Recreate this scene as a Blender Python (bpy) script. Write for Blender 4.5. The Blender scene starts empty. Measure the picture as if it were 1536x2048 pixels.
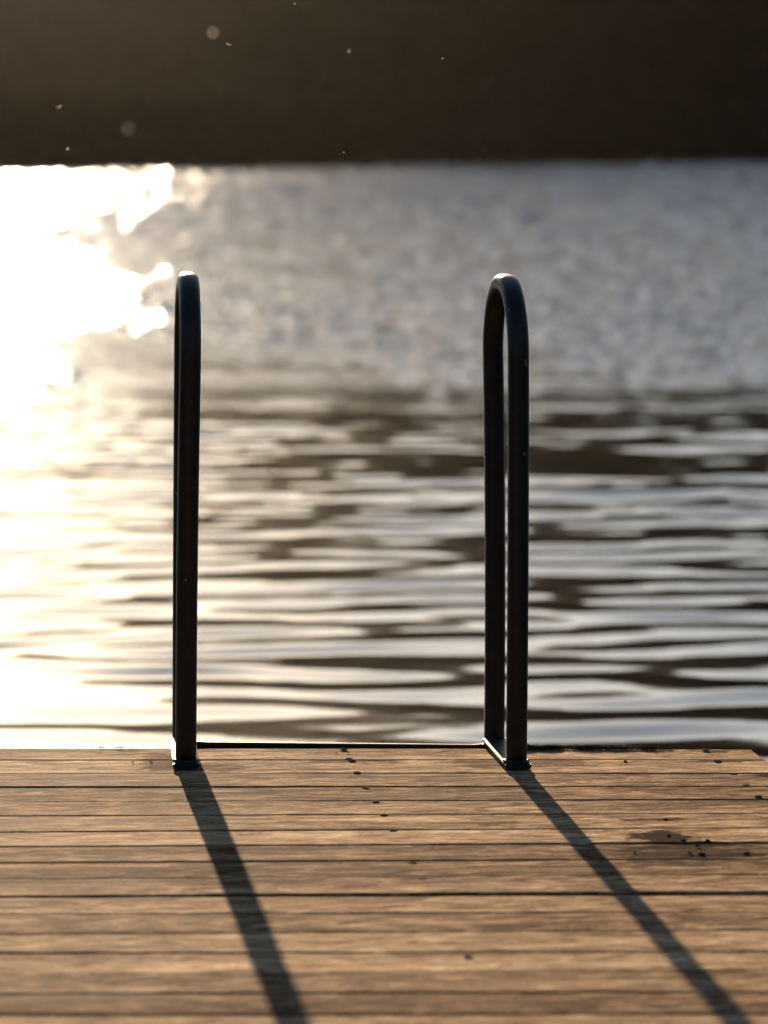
import bpy, bmesh, math, random
import numpy as np
from mathutils import Vector, Matrix

random.seed(7)
rng = np.random.default_rng(11)
scene = bpy.context.scene
C = scene.collection

# ------------------------------------------------------------------ camera
CAM_Z, YAW, PITCH, ROLL = 1.17947, 0.11520, 0.11046, 0.008
fw = Vector((math.sin(YAW) * math.cos(PITCH), math.cos(YAW) * math.cos(PITCH), -math.sin(PITCH)))
r0 = Vector((math.cos(YAW), -math.sin(YAW), 0))
u0 = r0.cross(fw)
r1 = r0 * math.cos(ROLL) + u0 * math.sin(ROLL)
u1 = -r0 * math.sin(ROLL) + u0 * math.cos(ROLL)
cam_data = bpy.data.cameras.new("camera")
cam = bpy.data.objects.new("camera", cam_data)
C.objects.link(cam)
cam.matrix_world = Matrix(((r1.x, u1.x, -fw.x, 0), (r1.y, u1.y, -fw.y, 0), (r1.z, u1.z, -fw.z, CAM_Z), (0, 0, 0, 1)))
cam_data.sensor_fit = 'VERTICAL'
cam_data.sensor_height = 36.0
cam_data.lens = 135.35
cam_data.clip_start = 0.05
cam_data.clip_end = 3000
cam_data.dof.use_dof = True
cam_data.dof.focus_distance = 6.62
cam_data.dof.aperture_fstop = 4.3
scene.camera = cam

# ------------------------------------------------------------------ light
SUN_EL, SUN_AZ = math.radians(13.0), math.radians(-0.40)      # azimuth from +Y towards +X
world = bpy.data.worlds.new("World")
scene.world = world
world.use_nodes = True
wn = world.node_tree
wn.nodes.clear()
sky = wn.nodes.new('ShaderNodeTexSky')
sky.sky_type = 'NISHITA'
sky.sun_disc = False
sky.sun_elevation = SUN_EL
sky.sun_rotation = SUN_AZ
sky.air_density = 1.0
sky.dust_density = 0.45
sky.ozone_density = 2.2
bg = wn.nodes.new('ShaderNodeBackground')
bg.inputs['Strength'].default_value = 0.05
wo = wn.nodes.new('ShaderNodeOutputWorld')
wn.links.new(sky.outputs[0], bg.inputs[0])
wn.links.new(bg.outputs[0], wo.inputs[0])

sd = bpy.data.lights.new("sun", 'SUN')
sd.energy = 5.0
sd.angle = math.radians(0.5)
sd.color = (1.0, 0.78, 0.54)
sun = bpy.data.objects.new("sun", sd)
C.objects.link(sun)
to_sun = Vector((math.sin(SUN_AZ) * math.cos(SUN_EL), math.cos(SUN_AZ) * math.cos(SUN_EL), math.sin(SUN_EL)))
sun.rotation_euler = (-to_sun).to_track_quat('-Z', 'Y').to_euler()
sun.location = to_sun * 60

scene.view_settings.view_transform = 'Standard'
scene.view_settings.look = 'None'
scene.view_settings.gamma = 1
scene.view_settings.use_curve_mapping = False
scene.view_settings.exposure = 1.54
cy = scene.cycles
cy.use_denoising = True
cy.sample_clamp_indirect = 6.0
cy.sample_clamp_direct = 0.0
cy.max_bounces = 6
cy.caustics_reflective = False
cy.caustics_refractive = False

# ------------------------------------------------------------------ helpers
def tag(o, label=None, cat=None, group=None, kind=None):
    if label: o['label'] = label
    if cat: o['category'] = cat
    if group: o['group'] = group
    if kind: o['kind'] = kind
    return o

def empty(name, loc, parent=None):
    o = bpy.data.objects.new(name, None)
    C.objects.link(o)
    o.location = loc
    o.empty_display_size = 0.1
    if parent: o.parent = parent
    return o

def mesh_np(name, V, F, mat, parent=None, smooth=True, loc=(0, 0, 0)):
    me = bpy.data.meshes.new(name)
    V = np.asarray(V, dtype=np.float32)
    if isinstance(F, np.ndarray):
        n, k = F.shape
        me.vertices.add(len(V))
        me.vertices.foreach_set('co', V.ravel())
        me.loops.add(n * k)
        me.loops.foreach_set('vertex_index', F.astype(np.int32).ravel())
        me.polygons.add(n)
        me.polygons.foreach_set('loop_start', np.arange(n, dtype=np.int32) * k)
        me.update(calc_edges=True)
        me.validate()
    else:
        me.from_pydata([tuple(map(float, v)) for v in V], [], F)
        me.update()
    me.polygons.foreach_set('use_smooth', np.full(len(me.polygons), smooth))
    o = bpy.data.objects.new(name, me)
    o.location = loc
    C.objects.link(o)
    if mat: me.materials.append(mat)
    if parent: o.parent = parent
    return o

def from_bm(name, bm, mat, parent=None, smooth=False, loc=(0, 0, 0)):
    bmesh.ops.recalc_face_normals(bm, faces=bm.faces)
    me = bpy.data.meshes.new(name)
    bm.to_mesh(me)
    bm.free()
    me.polygons.foreach_set('use_smooth', [smooth] * len(me.polygons))
    o = bpy.data.objects.new(name, me)
    o.location = loc
    C.objects.link(o)
    me.materials.append(mat)
    if parent: o.parent = parent
    return o

class Nodes:
    def __init__(self, name):
        self.m = bpy.data.materials.new(name)
        self.m.use_nodes = True
        self.t = self.m.node_tree
        self.t.nodes.clear()
        self.out = self.n('ShaderNodeOutputMaterial')
        self.b = self.n('ShaderNodeBsdfPrincipled')
        self.l(self.b.outputs[0], self.out.inputs['Surface'])
    def n(self, kind, **kw):
        x = self.t.nodes.new(kind)
        for k, v in kw.items(): setattr(x, k, v)
        return x
    def l(self, a, b): self.t.links.new(a, b)
    def math(self, op, a, b=None, c=None, clamp=False):
        x = self.n('ShaderNodeMath', operation=op, use_clamp=clamp)
        for i, v in enumerate((a, b, c)):
            if v is None: continue
            if isinstance(v, (int, float)): x.inputs[i].default_value = v
            else: self.l(v, x.inputs[i])
        return x.outputs[0]
    def noise(self, vec, scale, detail=4, rough=0.55, dist=0.0):
        x = self.n('ShaderNodeTexNoise')
        x.inputs['Scale'].default_value = scale
        x.inputs['Detail'].default_value = detail
        x.inputs['Roughness'].default_value = rough
        x.inputs['Distortion'].default_value = dist
        self.l(vec, x.inputs['Vector'])
        return x.outputs['Fac']
    def mapping(self, vec, scale=(1, 1, 1), loc=(0, 0, 0)):
        x = self.n('ShaderNodeMapping')
        x.inputs['Scale'].default_value = scale
        x.inputs['Location'].default_value = loc
        self.l(vec, x.inputs['Vector'])
        return x.outputs[0]
    def ramp(self, fac, stops):
        x = self.n('ShaderNodeValToRGB')
        e = x.color_ramp.elements
        while len(e) < len(stops): e.new(0.5)
        for k, (p, c) in enumerate(stops):
            e[k].position = p
            e[k].color = (*c, 1) if len(c) == 3 else c
        self.l(fac, x.inputs[0])
        return x.outputs[0]
    def mix(self, fac, a, b, mode='MIX'):
        x = self.n('ShaderNodeMix', data_type='RGBA', blend_type=mode)
        for s, v in ((0, fac), (6, a), (7, b)):
            if isinstance(v, (int, float)): x.inputs[s].default_value = v
            elif isinstance(v, tuple): x.inputs[s].default_value = (*v, 1)
            else: self.l(v, x.inputs[s])
        return x.outputs[2]
    def smooth(self, v, lo, hi, a=0.0, b=1.0):
        x = self.n('ShaderNodeMapRange', interpolation_type='SMOOTHSTEP')
        self.l(v, x.inputs[0])
        for i, q in ((1, lo), (2, hi), (3, a), (4, b)): x.inputs[i].default_value = q
        return x.outputs[0]
    def bump(self, h, strength, dist):
        x = self.n('ShaderNodeBump')
        x.inputs['Strength'].default_value = strength
        x.inputs['Distance'].default_value = dist
        self.l(h, x.inputs['Height'])
        self.l(x.outputs[0], self.b.inputs['Normal'])

def flat_mat(name, col, rough=0.6, metal=0.0, nscale=60, namp=0.35, bump=0.0):
    N = Nodes(name)
    tc = N.n('ShaderNodeTexCoord').outputs['Object']
    f = N.noise(tc, nscale, 5)
    lo = tuple(c * (1 - namp) for c in col)
    hi = tuple(c * (1 + namp) for c in col)
    N.l(N.ramp(f, [(0.3, lo), (0.7, hi)]), N.b.inputs['Base Color'])
    N.b.inputs['Roughness'].default_value = rough
    N.b.inputs['Metallic'].default_value = metal
    if metal == 0: N.b.inputs['Specular IOR Level'].default_value = 0.0 if rough > 0.88 else 0.05
    if bump: N.bump(f, 0.4, bump)
    return N.m

# ------------------------------------------------------------------ materials
def wood_material():
    N = Nodes("weathered_deck_wood")
    tc = N.n('ShaderNodeTexCoord').outputs['Object']
    at = N.n('ShaderNodeAttribute', attribute_name='plank')
    pr = at.outputs['Fac']
    comb = N.n('ShaderNodeCombineXYZ')
    N.l(N.math('MULTIPLY', pr, 37.0), comb.inputs[0])
    N.l(N.math('MULTIPLY', pr, 11.0), comb.inputs[1])
    N.l(N.math('MULTIPLY', pr, 53.0), comb.inputs[2])
    add = N.n('ShaderNodeVectorMath', operation='ADD')
    N.l(tc, add.inputs[0]); N.l(comb.outputs[0], add.inputs[1])
    v = add.outputs[0]
    # wavy grain: warp y by a slow noise
    broad = N.noise(N.mapping(v, (1.6, 14, 8)), 1.0, 5, 0.6, 0.6)
    blotch = N.noise(N.mapping(v, (9.0, 34, 8)), 1.0, 4, 0.6, 1.6)
    grain = N.noise(N.mapping(v, (22, 120, 60)), 1.0, 5, 0.65, 0.5)
    fine = N.noise(N.mapping(v, (60, 330, 200)), 1.0, 3, 0.6)
    fibre = N.noise(N.mapping(v, (120, 150, 200)), 1.0, 3, 0.7)
    s = N.math('MULTIPLY_ADD', broad, 0.34, N.math('MULTIPLY', blotch, 0.66))
    s = N.math('MULTIPLY_ADD', grain, 0.42, s)
    s = N.math('MULTIPLY_ADD', fine, 0.18, s)
    s = N.math('MULTIPLY_ADD', fibre, 0.22, s)
    s = N.math('MULTIPLY_ADD', pr, 0.06, s)
    s = N.math('MULTIPLY_ADD', N.math('SUBTRACT', s, 0.975), 2.6, 0.515)
    col = N.ramp(s, [(0.05, (0.085, 0.050, 0.028)), (0.33, (0.23, 0.142, 0.078)), (0.60, (0.40, 0.265, 0.150)), (0.92, (0.70, 0.50, 0.31))])
    # dark cracks / checks along the grain
    cr = N.noise(N.mapping(v, (5, 90, 30)), 1.0, 3, 0.5, 0.6)
    crm = N.smooth(cr, 0.66, 0.72)
    col = N.mix(N.math('MULTIPLY', crm, 0.55), col, (0.030, 0.019, 0.012))
    # greyish weathering
    gw = N.smooth(N.noise(N.mapping(v, (2.2, 9, 5), (4, 2, 1)), 1.0, 4), 0.5, 0.7)
    col = N.mix(N.math('MULTIPLY', gw, 0.30), col, (0.15, 0.125, 0.105))
    # stains: (x, y, radius x, radius y, strength)
    stain = None
    sep = N.n('ShaderNodeSeparateXYZ'); N.l(tc, sep.inputs[0])
    wob = N.noise(N.mapping(tc, (26, 55, 20)), 1.0, 5, 0.65)
    for (x, y, rx, ry, k) in STAINS:
        dx = N.math('DIVIDE', N.math('SUBTRACT', sep.outputs[0], x), rx)
        dy = N.math('DIVIDE', N.math('SUBTRACT', sep.outputs[1], y), ry)
        d = N.math('SQRT', N.math('ADD', N.math('MULTIPLY', dx, dx), N.math('MULTIPLY', dy, dy)))
        d = N.math('ADD', d, N.math('MULTIPLY_ADD', wob, 2.6, -1.3))
        m = N.math('MULTIPLY', N.smooth(d, 0.65, 1.15, 1.0, 0.0), k)
        stain = m if stain is None else N.math('MAXIMUM', stain, m)
    col = N.mix(stain, col, (0.030, 0.024, 0.021))
    N.l(col, N.b.inputs['Base Color'])
    N.l(N.math('MULTIPLY_ADD', grain, 0.2, 0.58), N.b.inputs['Roughness'])
    N.l(N.math('MULTIPLY', N.math('SUBTRACT', 1.0, stain), 0.0008), N.b.inputs['Specular IOR Level'])
    h = N.math('MULTIPLY_ADD', grain, 0.9, N.math('MULTIPLY', fine, 0.35))
    h = N.math('MULTIPLY_ADD', fibre, 0.4, h)
    h = N.math('MULTIPLY_ADD', broad, 0.8, h)
    h = N.math('MULTIPLY_ADD', blotch, 2.2, h)
    h = N.math('SUBTRACT', h, N.math('MULTIPLY', crm, 0.8))
    N.bump(h, 0.45, 0.0012)
    return N.m

STAINS = [
    (1.132, 5.905, 0.066, 0.062, 0.92), (1.145, 5.79, 0.13, 0.10, 0.72), (1.10, 5.83, 0.05, 0.02, 0.8), (1.20, 5.845, 0.04, 0.02, 0.85), (1.15, 6.055, 0.06, 0.012, 0.8),
    (1.09, 6.085, 0.07, 0.010, 0.5), (1.165, 5.765, 0.035, 0.018, 0.9), (1.235, 5.765, 0.045, 0.016, 0.85),
    (1.165, 5.855, 0.05, 0.015, 0.9), (1.06, 5.79, 0.02, 0.010, 0.7),
    (0.385, 6.64, 0.045, 0.10, 0.55), (0.47, 6.58, 0.06, 0.05, 0.5), (1.05, 6.585, 0.09, 0.05, 0.5), (0.945, 6.585, 0.06, 0.05, 0.45),
    (1.37, 6.58, 0.07, 0.014, 0.7), (1.375, 6.685, 0.03, 0.012, 0.8), (0.70, 6.63, 0.09, 0.012, 0.6),
    (0.73, 6.555, 0.25, 0.012, 0.35), (1.43, 6.44, 0.04, 0.02, 0.7),
]

def paint_material():
    N = Nodes("black_painted_steel")
    tc = N.n('ShaderNodeTexCoord').outputs['Object']
    f = N.noise(tc, 55, 6, 0.6)
    g = N.noise(tc, 420, 3, 0.6)
    col = N.ramp(f, [(0.3, (0.006, 0.0052, 0.004)), (0.7, (0.013, 0.0108, 0.008))])
    chip = N.smooth(N.noise(tc, 38, 3, 0.5), 0.735, 0.75)
    col = N.mix(N.math('MULTIPLY', chip, 0.7), col, (0.16, 0.12, 0.09))
    N.l(col, N.b.inputs['Base Color'])
    N.l(N.math('MULTIPLY_ADD', f, 0.15, 0.40), N.b.inputs['Roughness'])
    N.b.inputs['Specular IOR Level'].default_value = 0.18
    N.b.inputs['Coat Weight'].default_value = 0.15
    N.b.inputs['Coat Roughness'].default_value = 0.22
    N.bump(N.math('MULTIPLY_ADD', g, 0.4, f), 0.4, 0.0009)
    return N.m

def water_material():
    N = Nodes("lake_water")
    tc = N.n('ShaderNodeTexCoord').outputs['Object']
    sep = N.n('ShaderNodeSeparateXYZ'); N.l(tc, sep.inputs[0])
    N.b.inputs['Base Color'].default_value = (0.004, 0.004, 0.003, 1)
    N.b.inputs['IOR'].default_value = 1.333
    breeze = N.smooth(sep.outputs[1], 18.0, 27.0)
    shore = N.smooth(sep.outputs[1], 40.0, 84.0)
    N.l(N.math('MULTIPLY_ADD', shore, 0.12, N.math('MULTIPLY_ADD', breeze, -0.008, 0.05)), N.b.inputs['Roughness'])
    r = N.noise(N.mapping(tc, (2.0, 9, 1)), 1.0, 4, 0.55)
    x = N.n('ShaderNodeBump')
    x.inputs['Distance'].default_value = 0.02
    N.l(r, x.inputs['Height'])
    N.l(N.math('MULTIPLY_ADD', breeze, 0.85, 0.04), x.inputs['Strength'])
    N.l(x.outputs[0], N.b.inputs['Normal'])
    return N.m

WOOD = wood_material()
PAINT = paint_material()
WATER = water_material()
STEEL = flat_mat("screw_steel", (0.09, 0.08, 0.07), 0.9, 0.0, 900, 0.5)
TIMBER = flat_mat("dark_timber", (0.07, 0.048, 0.032), 0.8, 0, 30, 0.4, 0.002)
MOSS = flat_mat("dry_moss", (0.055, 0.045, 0.020), 0.9, 0, 300, 0.5)
CRUMB = flat_mat("dark_crumb", (0.020, 0.013, 0.012), 0.95, 0, 800, 0.5)
EARTH = flat_mat("shore_earth", (0.012, 0.010, 0.007), 0.95, 0, 0.5, 0.4)
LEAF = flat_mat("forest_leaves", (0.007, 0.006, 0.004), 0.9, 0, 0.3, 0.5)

# ------------------------------------------------------------------ lake + shore
WZ = -0.6
# shoreline as radius about LC, by angle (deg, counter-clockwise from +X)
LC = np.array([6.0, 40.0])
_shore_pts = [(-160, 40), (-60, 66), (-30, 76), (-12, 77.0), (-4, 78.7), (1.3, 80.2), (6.9, 83.5), (13.5, 88.3), (21.4, 94.0), (34, 101), (60, 108), (100, 98), (150, 60),
              (120, 12), (60, -6), (20, -9), (0, -9.5), (-20, -9), (-70, -4), (-130, 12)]
_sa = np.array([math.atan2(y - LC[1], x - LC[0]) for x, y in _shore_pts])
_sr = np.array([math.hypot(y - LC[1], x - LC[0]) for x, y in _shore_pts])
_o = np.argsort(_sa); _sa = _sa[_o]; _sr = _sr[_o]
_sa = np.r_[_sa - 2 * math.pi, _sa, _sa + 2 * math.pi]; _sr = np.r_[_sr, _sr, _sr]
def shore_r(th): return np.interp(th, _sa, _sr)

def front_side(x, y):
    """0..1: how far a place belongs to the low far shore with the wooded hill behind it; and how tall that hill is"""
    az = np.degrees(np.arctan2(x, np.maximum(y, 1e-3)))
    sect = np.where(y > 30, np.clip((az + 30) / 10, 0, 1) * np.clip((34 - az) / 8, 0, 1), 0)
    t = np.clip((az - 1.8) / 3.6, 0, 1)
    return sect, t * t * (3 - 2 * t)

def tree_height(x, y):
    sect, t = front_side(x, y)
    return np.where(sect > 0.3, 4.5 + 3.0 * t, 12.0)

def ground_z(x, y):
    th = np.arctan2(y - LC[1], x - LC[0]); r = np.hypot(x - LC[0], y - LC[1])
    d = r - shore_r(th)
    n = 0.3 * np.sin(x * 0.31 + 1) * np.sin(y * 0.27) + 0.2 * np.sin(x * 0.9 + y * 0.6)
    sect, t = front_side(x, y)
    hs = np.clip((d - 48) / 48, 0, 1); hs = hs * hs * (3 - 2 * hs)
    hill = sect * hs * (11.5 + (HILL - 4.5) * t + 0.8 * np.sin(x * 0.05 + 1.0))
    bank = (1 - sect) * (np.minimum(np.clip(d - 2, 0, None) * 0.055, 8) + n * np.clip(d / 4, 0, 1))
    return WZ + np.where(d < 0, np.maximum(d * 0.15, -3.0), np.minimum(d * 0.35, 0.30) + bank) + hill

HILL = 17.5

def build_ground():
    th = np.r_[np.linspace(-math.pi, 0.9, 240, endpoint=False), np.linspace(0.9, 2.1, 360, endpoint=False), np.linspace(2.1, math.pi, 80)]
    f = np.r_[0.35, 0.8, 0.95, 0.985, 0.995, 1.0, 1.006, 1.015, 1.03, 1.06, 1.1, 1.15, 1.25, 1.35, 1.45, 1.6, 2.0, np.linspace(1.8, 5.5, 60), 8.0, 14.0]
    R = shore_r(th)[None, :] * f[:, None]
    X = LC[0] + R * np.cos(th)[None, :]; Y = LC[1] + R * np.sin(th)[None, :]
    Z = ground_z(X, Y)
    V = np.stack([X, Y, Z], -1).reshape(-1, 3)
    nr, nc = X.shape
    i = np.arange(nr - 1)[:, None] * nc + np.arange(nc - 1)[None, :]
    F = np.stack([i, i + nc, i + nc + 1, i + 1], -1).reshape(-1, 4)
    # lake bed
    V = np.vstack([V, [[LC[0], LC[1], WZ - 3]]])
    T = [(len(V) - 1, int(k), int(k + 1)) for k in range(nc - 1)]
    o = mesh_np("ground", V, [tuple(map(int, q)) for q in F] + T, EARTH)
    tag(o, kind='structure')

# waves ---------------------------------------------------------------
def wave_set(n, lmin, lmax, spread, slope_rms, seed):
    g = np.random.default_rng(seed)
    lam = np.exp(g.uniform(math.log(lmin), math.log(lmax), n))
    ang = math.pi / 2 + g.normal(0, spread, n)
    k = 2 * math.pi / lam
    a = g.uniform(0.6, 1.3, n) / k
    s = math.sqrt(np.sum((a * k) ** 2) / 2)
    return k * np.cos(ang), k * np.sin(ang), a * slope_rms / s, g.uniform(0, 2 * math.pi, n)

def wave_sum(x, y, S):
    z = np.zeros_like(x)
    for kx, ky, a, p in zip(*S):
        z += a * np.sin(kx * x + ky * y + p)
    return z

def build_water():
    rows = [-60., -30, -15, -8] + list(np.arange(-4, 7.6, 0.07))
    y = 7.6
    while y < 130:
        rows.append(y)
        y += (0.020 if y > 9.2 else 0.045) + max(0, y - 10) * 0.0007
    rows = np.array(rows)
    a = np.concatenate([-np.linspace(72, 36, 30), -np.linspace(35, 3, 230), np.linspace(-2.88, 16.5, 400), np.linspace(16.62, 46, 215), np.linspace(47, 74, 25)])
    t = np.tan(np.radians(a))
    W = np.maximum(rows, 10.0)
    X = (W[:, None] * t[None, :]); Y = np.repeat(rows[:, None], len(t), 1)
    fine_x = np.clip(np.minimum((a + 40) / 8, (50 - a) / 8), 0, 1)[None, :]
    fade = np.clip((Y + 6.0) / 2.0, 0, 1)
    calm = 1 / (1 + np.exp((Y - 23.5 - 1.8 * np.sin(X * 0.9 + 0.25 * Y) - 1.3 * np.sin(X * 2.3 + 1 + 0.4 * Y) - 0.8 * np.sin(X * 5.1 + 2)) / 1.5))
    patch = 0.5 + 0.5 * np.sin(X * 0.55 + 0.8 * np.sin(Y * 0.35) + 1.0) * np.sin(Y * 0.42 + 0.6)
    swell = wave_sum(X, Y, wave_set(10, 1.5, 4.0, 0.30, 0.012, 1))
    main = wave_sum(X, Y, wave_set(26, 0.28, 0.80, 0.19, 0.060, 2))
    rip = wave_sum(X, Y, wave_set(26, 0.13, 0.34, 0.32, 0.026, 3))
    out = 1 / (1 + np.exp((42.0 - Y) / 4.0))
    chop = (1 - out) * wave_sum(X, Y, wave_set(40, 0.15, 0.31, 0.90, 0.18, 4)) + out * wave_sum(X, Y, wave_set(40, 0.30, 0.80, 0.75, 0.17, 6))
    Z = swell + calm * (main * (0.55 + 0.75 * patch) * (1 - 0.42 * np.clip((Y - 12.5) / 4, 0, 1)) + rip * (0.25 + 0.35 * patch + 0.5 * np.clip((Y - 13.0) / 4, 0, 1))) + (1 - calm) * chop
    Z = WZ + Z * fade * (0.15 + 0.85 * fine_x)
    V = np.stack([X, Y, Z], -1).reshape(-1, 3)
    nr, nc = X.shape
    i = np.arange(nr - 1)[:, None] * nc + np.arange(nc - 1)[None, :]
    F = np.stack([i, i + 1, i + nc + 1, i + nc], -1).reshape(-1, 4)
    # keep the sheet inside the shoreline
    th = np.arctan2(Y - LC[1], X - LC[0]); inside = (np.hypot(X - LC[0], Y - LC[1]) < shore_r(th) + 6).ravel()
    F = F[inside[F].any(1)]
    o = mesh_np("lake_water", V, F, WATER)
    tag(o, kind='structure')

def build_forest():
    g = np.random.default_rng(5)
    P, S, Cc = [], [], []
    n = 0
    spots = []
    # the wooded hill behind the far shore, a sparser ring of trees round the rest of the lake, low scrub on the far bank
    for _ in range(60000):
        k = len(spots)
        if k >= 1900: break
        if 1100 <= k < 1500:
            th = g.uniform(-math.pi, math.pi); q = shore_r(th) + g.uniform(1.5, 25)
            x = LC[0] + q * math.cos(th); y = LC[1] + q * math.sin(th)
        else:
            x = g.uniform(-60, 90); y = g.uniform(80, 240)
        d = math.hypot(x - LC[0], y - LC[1]) - shore_r(math.atan2(y - LC[1], x - LC[0]))
        sect, t = front_side(np.array(x), np.array(y))
        if k < 1100 and not (sect > 0.3 and 49 < d < (70 if k < 450 else 112)): continue
        if 1100 <= k < 1500 and (sect > 0.3 or d < 0.6 or d > 30 or (abs(x) < 3 and y < 0)): continue
        if k >= 1500 and not (sect > 0.3 and 0.3 < d < 6): continue
        spots.append((x, y, 0.8 if k >= 1500 else 1.0))
    for x, y, kind in spots:
        gz = float(ground_z(np.array(x), np.array(y)))
        hh = float(tree_height(np.array(x), np.array(y))) * g.uniform(0.8, 1.0)
        if kind < 1: hh = g.uniform(0.4, 0.9)
        w = min(2.6, 0.30 * hh + 0.7) * g.uniform(0.8, 1.2)
        m = int(150 if y > 30 else 70)
        u = g.uniform(0, 1, m)
        ang = g.uniform(0, 2 * math.pi, m)
        prof = np.sqrt(np.clip(1 - (2 * u - 0.85) ** 2 / 1.35, 0.02, 1))
        rr = w * prof * np.sqrt(g.uniform(0.05, 1, m)) * (1 + 0.2 * np.sin(3 * ang + 6 * u))
        cx = x + rr * np.cos(ang); cyy = y + rr * np.sin(ang); cz = gz + u * hh * 0.98
        P.append(np.stack([cx, cyy, cz], -1)); S.append(g.uniform(0.35, 0.85, m) * (0.5 + 0.1 * w))
        # trunk as two crossed tapered strips is skipped behind foliage; a real tapered trunk is added below
    P = np.vstack(P); S = np.concatenate(S)
    m = len(P)
    A = g.normal(size=(m, 3)); A /= np.linalg.norm(A, axis=1)[:, None]
    B = np.cross(A, g.normal(size=(m, 3))); B /= np.linalg.norm(B, axis=1)[:, None]
    D = np.cross(A, B)
    q = [P + S[:, None] * (a * A + b * B + c * D) for a, b, c in ((1, 0, 0.1), (0, 1, -0.2), (-1, 0.1, 0.15), (-0.1, -1, -0.1))]
    V = np.stack(q, 1).reshape(-1, 3)
    V[:, 2] = np.maximum(V[:, 2], WZ + 0.02)
    F = np.arange(m * 4).reshape(-1, 4)
    # trunks: six-sided tapered prisms
    tv, tf = [], []
    base = len(V)
    for x, y, d in spots:
        gz = float(ground_z(np.array(x), np.array(y))); top = float(tree_height(np.array(x), np.array(y))) * (0.1 if d < 1 else 1)
        for k in range(6):
            c, s = math.cos(k * math.pi / 3), math.sin(k * math.pi / 3)
            tv.append((x + 0.16 * c, y + 0.16 * s, gz - 0.3)); tv.append((x + 0.05 * c, y + 0.05 * s, gz + 0.6 * top))
        b = base + len(tv) - 12
        for k in range(6):
            j = (k + 1) % 6
            tf.append((b + 2 * k, b + 2 * j, b + 2 * j + 1, b + 2 * k + 1))
    V = np.vstack([V, np.array(tv)]); F = np.vstack([F, np.array(tf)])
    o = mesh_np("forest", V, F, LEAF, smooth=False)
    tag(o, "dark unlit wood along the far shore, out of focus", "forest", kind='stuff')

# ------------------------------------------------------------------ jetty
LINES = [(6.8192, -0.0774), (6.6910, -0.0701), (6.5603, -0.0726), (6.4272, -0.0658), (6.2976, -0.0575), (6.1650, -0.0508), (6.0341, -0.0463), (5.9150, -0.0486),
         (5.7907, -0.0510), (5.6704, -0.0526), (5.5452, -0.0518), (5.4218, -0.0565), (5.2964, -0.0531), (5.1801, -0.0699), (5.0588, -0.0604), (4.9375, -0.0712), (4.8286, -0.0800)]
GAPS = [0, .005, .0035, .005, .0065, .004, .0035, .003, .0055, .004, .006, .0045, .005, .006, .0065, .005, .0065]
while LINES[-1][0] > -8.8:
    LINES.append((LINES[-1][0] - 0.1243, -0.072))
    GAPS.append(0.006)
XL, XR = -0.98, 1.442

SCREWS_MID = [(6.746, .6), (6.645, .4), (6.626, .6), (6.505, .6), (6.372, .08), (6.245, .08), (6.119, .6), (5.998, .25), (5.733, .4), (5.614, .15), (5.106, .2)]
SCREWS_RIGHT = [(6.696, .7), (6.590, .3), (6.572, .7), (6.462, .08), (6.350, .08), (6.239, .5)]
SCREWS_LEFT = [(6.79, .15), (6.67, .15), (6.54, .15), (6.41, .15), (6.28, .15), (6.15, .15)]

def edge_y(x): return LINES[0][0] + LINES[0][1] * x

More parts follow.
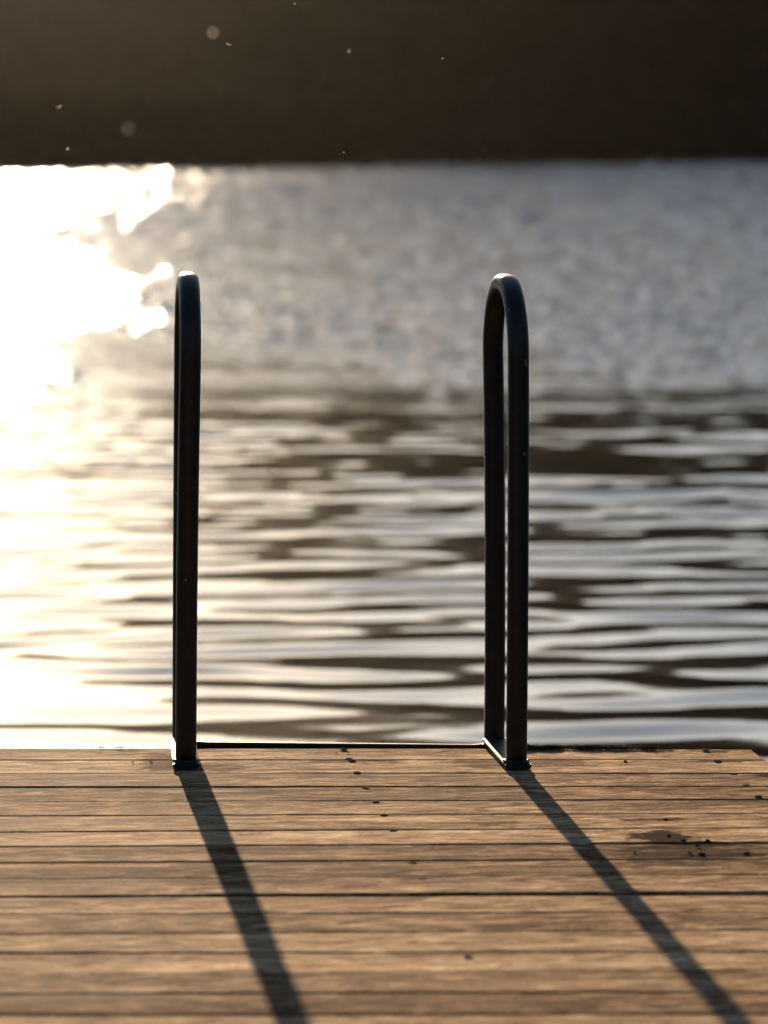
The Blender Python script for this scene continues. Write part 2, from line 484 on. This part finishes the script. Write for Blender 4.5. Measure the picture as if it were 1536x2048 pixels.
def build_jetty():
    root = empty("wooden_jetty", (0, 0, 0))
    tag(root, "weathered brown plank jetty end reaching into the lake under the ladder", "jetty")
    g = np.random.default_rng(21)
    V, F, A = [], [], []
    for n in range(len(LINES) - 1):
        (a0, b0), (a1, b1) = LINES[n], LINES[n + 1]
        g0, g1 = GAPS[n] * 0.45, GAPS[n + 1] * 0.45
        near = n < 18
        segs = 90 if near else 6
        xr = XR + g.normal(0, 0.0015) + (0.0 if n else 0.0)
        xs = np.linspace(XL, xr, segs + 1)
        tone = g.uniform(-1, 1)
        dz = g.normal(0, 0.0006)
        tilt = g.normal(0, 0.0008)
        ph = g.uniform(0, 6, 6)
        def wob(x, k, amp): return amp * (np.sin(x * 5.1 + ph[k]) + 0.6 * np.sin(x * 13.7 + ph[k + 1]) + 0.4 * np.sin(x * 31 + ph[k + 2]))
        yf = a0 + b0 * xs - g0 + wob(xs, 0, 0.0007)          # far edge
        yn = a1 + b1 * xs + g1 + wob(xs, 3, 0.0007)          # near edge
        if near:
            yf = yf + g.normal(0, 0.0004, len(xs)); yn = yn + g.normal(0, 0.0004, len(xs))
        c = 0.0028
        prof = [(0, -0.028), (0, -c), (0.3 * c, -0.3 * c), (c, 0.0)] + [(q, None) for q in (0.25, 0.5, 0.75)] + [(-c, 0.0), (-0.3 * c, -0.3 * c), (-0.0, -c), (-0.0, -0.028)]
        b = len(V)
        np_ = len(prof)
        for i, x in enumerate(xs):
            w = yn[i] - yf[i]
            for j, (q, z) in enumerate(prof):
                if z is None:
                    yy = yf[i] + w * q; zz = 0.0009 * math.sin(q * math.pi) * math.sin(ph[0] * 3) 
                elif j <= 3: yy = yf[i] - q; zz = z
                else: yy = yn[i] - q; zz = z
                f = (yy - yf[i]) / w
                V.append((x, yy, zz + dz + tilt * (f - 0.5) + 0.0006 * math.sin(x * 2.2 + ph[1])))
                A.append(tone)
        for i in range(segs):
            for j in range(np_ - 1):
                p = b + i * np_ + j
                F.append((p, p + 1, p + np_ + 1, p + np_))
            p = b + i * np_
            F.append((p, p + np_, p + 2 * np_ - 1, p + np_ - 1))
        F.append(tuple(b + j for j in range(np_)))
        F.append(tuple(b + segs * np_ + np_ - 1 - j for j in range(np_)))
    o = mesh_np("decking", V, F, WOOD, root, smooth=False)
    bm = bmesh.new(); bm.from_mesh(o.data); bmesh.ops.recalc_face_normals(bm, faces=bm.faces); bm.to_mesh(o.data); bm.free()
    at = o.data.attributes.new('plank', 'FLOAT', 'POINT')
    at.data.foreach_set('value', np.array(A, dtype=np.float32))
    # joists and cross beam and piles carry the boards
    for x in (-0.58, 0.066, 0.712, 1.358):
        y1 = edge_y(x) - 0.05
        bm = bmesh.new()
        r = bmesh.ops.create_cube(bm, size=1)
        bmesh.ops.scale(bm, vec=(0.07, y1 + 8.8, 0.14), verts=bm.verts)
        bmesh.ops.translate(bm, vec=(x, (y1 - 8.8) / 2, -0.033 - 0.07), verts=bm.verts)
        bmesh.ops.bevel(bm, geom=bm.edges[:], offset=0.004, segments=1, affect='EDGES')
        from_bm("joist", bm, TIMBER, root)
    for x in (-0.75, 1.2):
        for y in (6.2, 2.4, -2.0):
            bm = bmesh.new()
            bmesh.ops.create_cone(bm, cap_ends=True, segments=20, radius1=0.085, radius2=0.08, depth=1.8)
            bmesh.ops.translate(bm, vec=(x + (0.04 if x > 0 else 0), y, -0.18 - 0.9), verts=bm.verts)
            from_bm("pile", bm, TIMBER, root, smooth=False)
    # screws: domed heads with a rim, one per board end of each joist line, some doubled
    proto = None
    def screw(x, y, tilt, rise):
        nonlocal proto
        if proto is None:
            bm = bmesh.new()
            rings = [(0.0066, -0.001), (0.0068, 0.0012), (0.0060, 0.0024), (0.0040, 0.0032), (0.0022, 0.0034), (0.0020, 0.0022)]
            prev = None
            for r, z in rings:
                cur = [bm.verts.new((r * math.cos(k * math.pi / 9), r * math.sin(k * math.pi / 9), z)) for k in range(18)]
                if prev:
                    for k in range(18): bm.faces.new((prev[k], prev[(k + 1) % 18], cur[(k + 1) % 18], cur[k]))
                prev = cur
            bm.faces.new(prev)
            proto = from_bm("screw", bm, STEEL, root, smooth=False)
            s = proto
        else:
            s = proto.copy(); C.objects.link(s); s.parent = root
        s.location = (x, y, 0.0006)
        s.rotation_euler = (tilt, random.uniform(-.1, .1), random.uniform(0, 3))
        s.scale = (1, 1, rise)
    for x, rows in ((0.712, SCREWS_MID), (1.358, SCREWS_RIGHT), (0.068, SCREWS_LEFT)):
        for y, k in rows:
            screw(x + random.gauss(0, 0.0015), y, random.gauss(0, .08), k)
    return root

# ------------------------------------------------------------------ ladder
def sq(c):
    return math.copysign(abs(c) ** 0.76, c)

def sweep(path, rad, segs=48, cap=True):
    """bar of rounded-rectangle section along a list of Vectors"""
    bm = bmesh.new()
    rings = []
    side = Vector((1, 0, 0))
    for i, p in enumerate(path):
        t = (path[min(i + 1, len(path) - 1)] - path[max(i - 1, 0)]).normalized()
        s = (side - t * side.dot(t)).normalized()
        b = t.cross(s)
        rr = rad(i) if callable(rad) else rad
        rings.append([bm.verts.new(p + rr * (s * sq(math.cos(2 * math.pi * k / segs)) + b * 0.8 * sq(math.sin(2 * math.pi * k / segs)))) for k in range(segs)])
    for a, b in zip(rings, rings[1:]):
        for k in range(segs):
            bm.faces.new((a[k], a[(k + 1) % segs], b[(k + 1) % segs], b[k]))
    bm.faces.new(rings[0]); bm.faces.new(rings[-1])
    return bm

def box_bm(x0, x1, y0, y1, z0, z1, bev=0.0015, segs=2):
    bm = bmesh.new()
    bmesh.ops.create_cube(bm, size=1)
    bmesh.ops.scale(bm, vec=(x1 - x0, y1 - y0, z1 - z0), verts=bm.verts)
    bmesh.ops.translate(bm, vec=((x0 + x1) / 2, (y0 + y1) / 2, (z0 + z1) / 2), verts=bm.verts)
    if bev: bmesh.ops.bevel(bm, geom=bm.edges[:], offset=bev, segments=segs, affect='EDGES')
    return bm

HANDLES = [  # near foot x,y ; near x at z ; far foot x,y ; far x at z
    dict(n=(0.4192, 6.5795), nt=(0.4242, 0.640), f=(0.4289, 6.8289), ft=(0.4302, 0.620), ax=0.4285, label="left handrail, beside the sun's glare on the water"),
    dict(n=(0.9912, 6.5344), nt=(0.9868, 0.691), f=(0.9885, 6.7854), ft=(0.9795, 0.672), ax=0.9815, label="right handrail, black and showing a gap between its legs"),
]
TUBE = 0.0183
TOPZ = 0.857

def build_ladder():
    root = empty("swim_ladder", (0.70, 6.80, 0))
    tag(root, "black steel swimming ladder with two tall hooped handrails on the jetty end", "ladder")
    off = Vector(root.location)
    for H in HANDLES:
        (nx, ny), (fx, fy) = H['n'], H['f']
        R = (fy - ny) / 2
        zc = TOPZ - TUBE - R                                     # springing height of the bend
        qn = (H['nt'][0] - nx) / H['nt'][1] ** 2; qf = (H['ft'][0] - fx) / H['ft'][1] ** 2
        lean = lambda q, z: q * max(z, 0) * abs(z)
        path = []
        for z in np.linspace(0.004, zc, 22, endpoint=False): path.append(Vector((nx + lean(qn, z), ny, z)))
        xn, xf = nx + lean(qn, zc), fx + lean(qf, zc)
        for a in np.linspace(0, math.pi, 40):
            t = (1 - math.cos(a)) / 2
            path.append(Vector((xn + (xf - xn) * t + (H['ax'] - (xn + xf) / 2) * math.sin(a), ny + R - R * math.cos(a), zc + R * math.sin(a))))
        for z in np.linspace(zc, -1.25, 40)[1:]: path.append(Vector((fx + lean(qf, z), fy, z)))
        path = [p - off for p in path]
        rail = from_bm("handrail", sweep(path, TUBE), PAINT, root, smooth=True)
        tag(rail, H['label'])
        # flat plate lying on the boards from foot to foot
        bm = bmesh.new()
        dx = fx - nx
        w = 0.0228
        z0, z1 = 0.0035, 0.0125
        pts = []
        y0, y1 = ny - 0.026, fy - 0.005
        for y, z in ((y0, z0), (y1, z0), (y1, z1), (y0, z1)):
            xc = nx + dx * (y - ny) / (fy - ny)
            pts.append((bm.verts.new((xc - w - off.x, y - off.y, z)), bm.verts.new((xc + w - off.x, y - off.y, z))))
        for k in range(4):
            a, b = pts[k], pts[(k + 1) % 4]
            bm.faces.new((a[0], a[1], b[1], b[0]))
        bm.faces.new([p[0] for p in pts]); bm.faces.new([p[1] for p in pts])
        bmesh.ops.bevel(bm, geom=bm.edges[:], offset=0.0016, segments=2, affect='EDGES')
        from_bm("foot_plate", bm, PAINT, rail, smooth=False)
        # weld bead round the near foot
        bead = []
        for k in range(41):
            a = 2 * math.pi * k / 40
            rr = 0.0196 + 0.0012 * math.sin(k * 2.4)
            bead.append(Vector((nx + rr * math.cos(a), ny + rr * math.sin(a), 0.0135)) - off)
        bmb = bmesh.new()
        rings = []
        for p in bead[:-1]:
            d = Vector((p.x + off.x - nx, p.y + off.y - ny, 0)).normalized()
            rings.append([bmb.verts.new(p + 0.0034 * (d * math.cos(q) + Vector((0, 0, 1)) * math.sin(q))) for q in (0, 1.05, 2.1, 3.14, 4.2, 5.25)])
        for i in range(len(rings)):
            A, B = rings[i], rings[(i + 1) % len(rings)]
            for k in range(6): bmb.faces.new((A[k], B[k], B[(k + 1) % 6], A[(k + 1) % 6]))
        from_bm("weld_bead", bmb, PAINT, rail, smooth=True)
    # crossbar between the two outer legs, just beyond the board edge
    xa, xb = 0.4289 + 0.012, 0.9891 - 0.012
    bm = bmesh.new()
    vs = []
    for x, fy, zt in ((xa, 6.8289, 0.0072), (xa + 0.03, 6.8262, 0.0058), (xb - 0.03, 6.7905, 0.0015), (xb - 0.012, 6.7872, 0.0030), (xb, 6.7854, 0.0070)):
        vs.append([bm.verts.new((x - off.x, fy + dy - off.y, z)) for dy, z in ((-0.019, zt), (-0.012, zt + 0.0003), (-0.012, zt - 0.042), (-0.019, zt - 0.042))])
    for A, B in zip(vs, vs[1:]):
        for k in range(4): bm.faces.new((A[k], A[(k + 1) % 4], B[(k + 1) % 4], B[k]))
    bm.faces.new(vs[0]); bm.faces.new(vs[-1])
    bmesh.ops.recalc_face_normals(bm, faces=bm.faces)
    bmesh.ops.bevel(bm, geom=[e for e in bm.edges if abs((e.verts[0].co - e.verts[1].co).x) > 0.005], offset=0.002, segments=2, affect='EDGES')
    from_bm("crossbar", bm, PAINT, root)
    # rungs below the water line
    for z in (-0.45, -0.75, -1.05):
        p0 = Vector((0.4289, 6.8289, z)); p1 = Vector((0.9885, 6.7854, z))
        d = (p1 - p0).normalized()
        bm = bmesh.new()
        rings = []
        up = Vector((0, 0, 1)); b = d.cross(up)
        for p in (p0 + d * 0.01, p1 - d * 0.01):
            rings.append([bm.verts.new(p - off + 0.015 * (up * math.cos(q * math.pi / 8) + b * math.sin(q * math.pi / 8))) for q in range(16)])
        for k in range(16): bm.faces.new((rings[0][k], rings[0][(k + 1) % 16], rings[1][(k + 1) % 16], rings[1][k]))
        bm.faces.new(rings[0]); bm.faces.new(rings[1])
        from_bm("rung", bm, PAINT, root)

# ------------------------------------------------------------------ small growth and litter
def build_moss():
    g = np.random.default_rng(9)
    V, F = [], []
    def blade(x, y, z, h, w, lean):
        a = g.uniform(0, 2 * math.pi)
        dx, dy = math.cos(a) * w, math.sin(a) * w
        lx, ly = lean * g.normal(), lean * g.normal()
        b = len(V)
        V.extend([(x - dx, y - dy, z), (x + dx, y + dy, z), (x + lx * 0.5 + dx * 0.6, y + ly * 0.5 + dy * 0.6, z + h * 0.6), (x + lx * 0.5 - dx * 0.6, y + ly * 0.5 - dy * 0.6, z + h * 0.6), (x + lx, y + ly, z + h)])
        F.append((b, b + 1, b + 2, b + 3)); F.append((b + 3, b + 2, b + 4))
    for x in np.arange(1.012, 1.30, 0.0007):
        f = 0.5 + 0.5 * math.sin(x * 75) * math.sin(x * 31 + 1)
        dens = (1.0 if x < 1.10 else 0.7) * (0.25 + 0.9 * f) if x < 1.27 else 0.12
        if x < 1.09: dens = 1.3
        for _ in range(9):
            if g.uniform() > dens: continue
            h = (0.0095 if x < 1.10 else 0.0070) * g.uniform(0.5, 1.25) * (0.6 + 0.5 * f)
            blade(x + g.normal(0, .001), edge_y(x) - 0.004 - abs(g.normal(0, 0.006)), -0.0005, h, 0.0009, 0.0025)
    for x, h in ((1.019, 0.017), (1.016, 0.014), (1.023, 0.016), (1.027, 0.010), (1.272, 0.010), (1.278, 0.007), (1.115, 0.008)):
        for _ in range(2): blade(x + g.normal(0, .001), edge_y(x) - 0.004, 0, h * g.uniform(.8, 1.1), 0.0006, 0.003)
    for x0, n in ((0.281, 30), (0.313, 40), (0.338, 14)):
        for _ in range(n): blade(x0 + g.normal(0, 0.004), edge_y(x0) - 0.004, 0, 0.003 * g.uniform(.5, 1.2), 0.0008, 0.002)
    o = mesh_np("moss", V, F, MOSS, smooth=False)
    tag(o, "dry moss tufts growing along the jetty's end board beside the right handrail", "moss", kind='stuff')

CRUMBS = [  # x, y, size, label, group
    (0.362, 6.640, 0.0050, "small dark crumb left of the left handrail's foot, nearest the plate", None),
    (0.330, 6.640, 0.0040, "dark crumb on the first board gap left of the left handrail", None),
    (0.716, 6.712, 0.0038, "larger dark speck between the first screws of the middle row", None),
    (0.695, 6.708, 0.0030, "small dark speck left of the first screws of the middle row", None),
    (1.192, 6.585, 0.0075, "lone dark crumb on the second board right of the right handrail", None),
    (1.163, 6.050, 0.0070, "dark crumb at the upper end of the stain", "dark crumbs lying in the stain"),
    (1.143, 5.915, 0.0065, "dark crumb in the middle of the grey stain patch", "dark crumbs lying in the stain"),
    (1.158, 5.872, 0.0080, "dark crumb on the board gap under the grey stain patch", "dark crumbs lying in the stain"),
    (1.196, 5.868, 0.0075, "dark crumb at the right end of the board gap under the grey stain", "dark crumbs lying in the stain"),
    (1.166, 5.765, 0.0100, "largest dark crumb at the lower end of the stain", "dark crumbs lying in the stain"),
    (1.150, 5.772, 0.0065, "dark crumb just left of the largest one below the stain", "dark crumbs lying in the stain"),
    (1.236, 5.762, 0.0080, "dark crumb apart on the right below the stain", "dark crumbs lying in the stain"),
    (1.173, 5.830, 0.0060, "dark crumb between the two board gaps below the grey stain", "dark crumbs lying in the stain"),
    (1.065, 5.788, 0.0050, "dark crumb apart on the left below the stain", "dark crumbs lying in the stain"),
]
def build_crumbs():
    for i, (x, y, s, lab, grp) in enumerate(CRUMBS):
        g = np.random.default_rng(100 + i)
        bm = bmesh.new()
        bmesh.ops.create_icosphere(bm, subdivisions=2, radius=1)
        f = g.normal(0, 2.2, (4, 3)); ph = g.uniform(0, 6, 4)
        for v in bm.verts:
            n = sum(math.sin(f[k] @ np.array(v.co) + ph[k]) for k in range(4)) * 0.16
            v.co = Vector((v.co.x * 1.25, v.co.y, v.co.z * 0.4)) * (1 + n) * s * 0.55
            v.co.z = max(v.co.z, -0.2 * s)
        o = from_bm("crumb", bm, CRUMB, None, smooth=False, loc=(x, y, 0.0008 + 0.09 * s))
        o.rotation_euler.z = g.uniform(0, 3)
        tag(o, lab, "crumb", grp)

MIDGES = [  # place, body length, label
    ((0.633, 6.931, 1.322), 0.0030, "tiny bright midge at the very top, above the space between the handrails"),
    ((0.276, 3.924, 1.229), 0.0044, "large blurred midge nearest the camera, above the left handrail"),
    ((0.478, 6.434, 1.243), 0.0055, "sharp bright midge just right of the large blurred one"),
    ((0.909, 8.613, 1.252), 0.0050, "soft pale midge high up, left of the right handrail"),
    ((0.857, 6.591, 1.224), 0.0034, "tiny sharp midge high up near the right handrail"),
    ((0.256, 8.371, 1.125), 0.0070, "pale midge at the far left against the dark wood"),
    ((0.176, 3.621, 1.136), 0.0030, "faint blurred midge low on the left over the dark shore"),
    ((0.251, 7.654, 1.047), 0.0055, "slanted midge just above the bright water at the left"),
    ((0.678, 6.492, 1.065), 0.0030, "tiny bright midge on the far waterline between the handrails"),
]
def build_midges():
    N = Nodes("midge_wing")
    N.b.inputs['Base Color'].default_value = (0.75, 0.68, 0.55, 1)
    N.b.inputs['Roughness'].default_value = 0.3
    tr = N.n('ShaderNodeBsdfTranslucent'); tr.inputs[0].default_value = (0.9, 0.8, 0.62, 1)
    mx = N.n('ShaderNodeMixShader'); mx.inputs[0].default_value = 0.7
    N.l(N.b.outputs[0], mx.inputs[1]); N.l(tr.outputs[0], mx.inputs[2]); N.l(mx.outputs[0], N.out.inputs['Surface'])
    wing = N.m
    body = flat_mat("midge_body", (0.10, 0.07, 0.04), 0.5, 0, 900, 0.3)
    for i, (loc, L, lab) in enumerate(MIDGES):
        g = np.random.default_rng(300 + i)
        root = empty("midge", loc)
        tag(root, lab, "midge", "midges flying over the water in the sunlight")
        root.rotation_euler = (g.uniform(-.5, .5), g.uniform(-.5, .5), g.uniform(0, 6))
        bm = bmesh.new()
        prev = None
        for y, rr in ((-0.5, 0.03), (-0.4, 0.07), (-0.1, 0.09), (0.1, 0.12), (0.25, 0.15), (0.36, 0.07), (0.42, 0.09), (0.5, 0.06)):
            cur = [bm.verts.new((L * rr * math.cos(k * math.pi / 4), L * y, L * rr * math.sin(k * math.pi / 4))) for k in range(8)]
            if prev:
                for k in range(8): bm.faces.new((prev[k], prev[(k + 1) % 8], cur[(k + 1) % 8], cur[k]))
            else: bm.faces.new(cur)
            prev = cur
        bm.faces.new(prev)
        from_bm("body", bm, body, root, smooth=True)
        for sx in (-1, 1):
            bm = bmesh.new()
            a = g.uniform(0.2, 0.9)
            pts = [(0.05, 0.25), (0.35, 0.34), (0.75, 0.22), (0.95, 0.02), (0.85, -0.18), (0.5, -0.2), (0.15, 0.05)]
            bm.faces.new([bm.verts.new((sx * L * x * math.cos(a), L * y, L * (0.08 + x * math.sin(a)))) for x, y in pts])
            from_bm("wing", bm, wing, root)

def build_flare_haze():  # added scattering volume: its sunward glow stands in for lens flare at upper left
    N = bpy.data.materials.new("flare_haze")
    N.use_nodes = True
    t = N.node_tree
    t.nodes.clear()
    out = t.nodes.new('ShaderNodeOutputMaterial')
    v = t.nodes.new('ShaderNodeVolumePrincipled')
    v.inputs['Color'].default_value = (1.0, 0.91, 0.78, 1)
    v.inputs['Density'].default_value = 0.00009
    v.inputs['Anisotropy'].default_value = 0.975
    t.links.new(v.outputs[0], out.inputs['Volume'])
    bm = box_bm(-1500, 1500, -1300, 1500, -8.0, 70.0, bev=0)
    o = from_bm("flare_haze", bm, N)
    tag(o, kind='stuff')

build_ground()
build_water()
build_forest()
build_jetty()
build_ladder()
build_moss()
build_crumbs()
build_midges()
build_flare_haze()
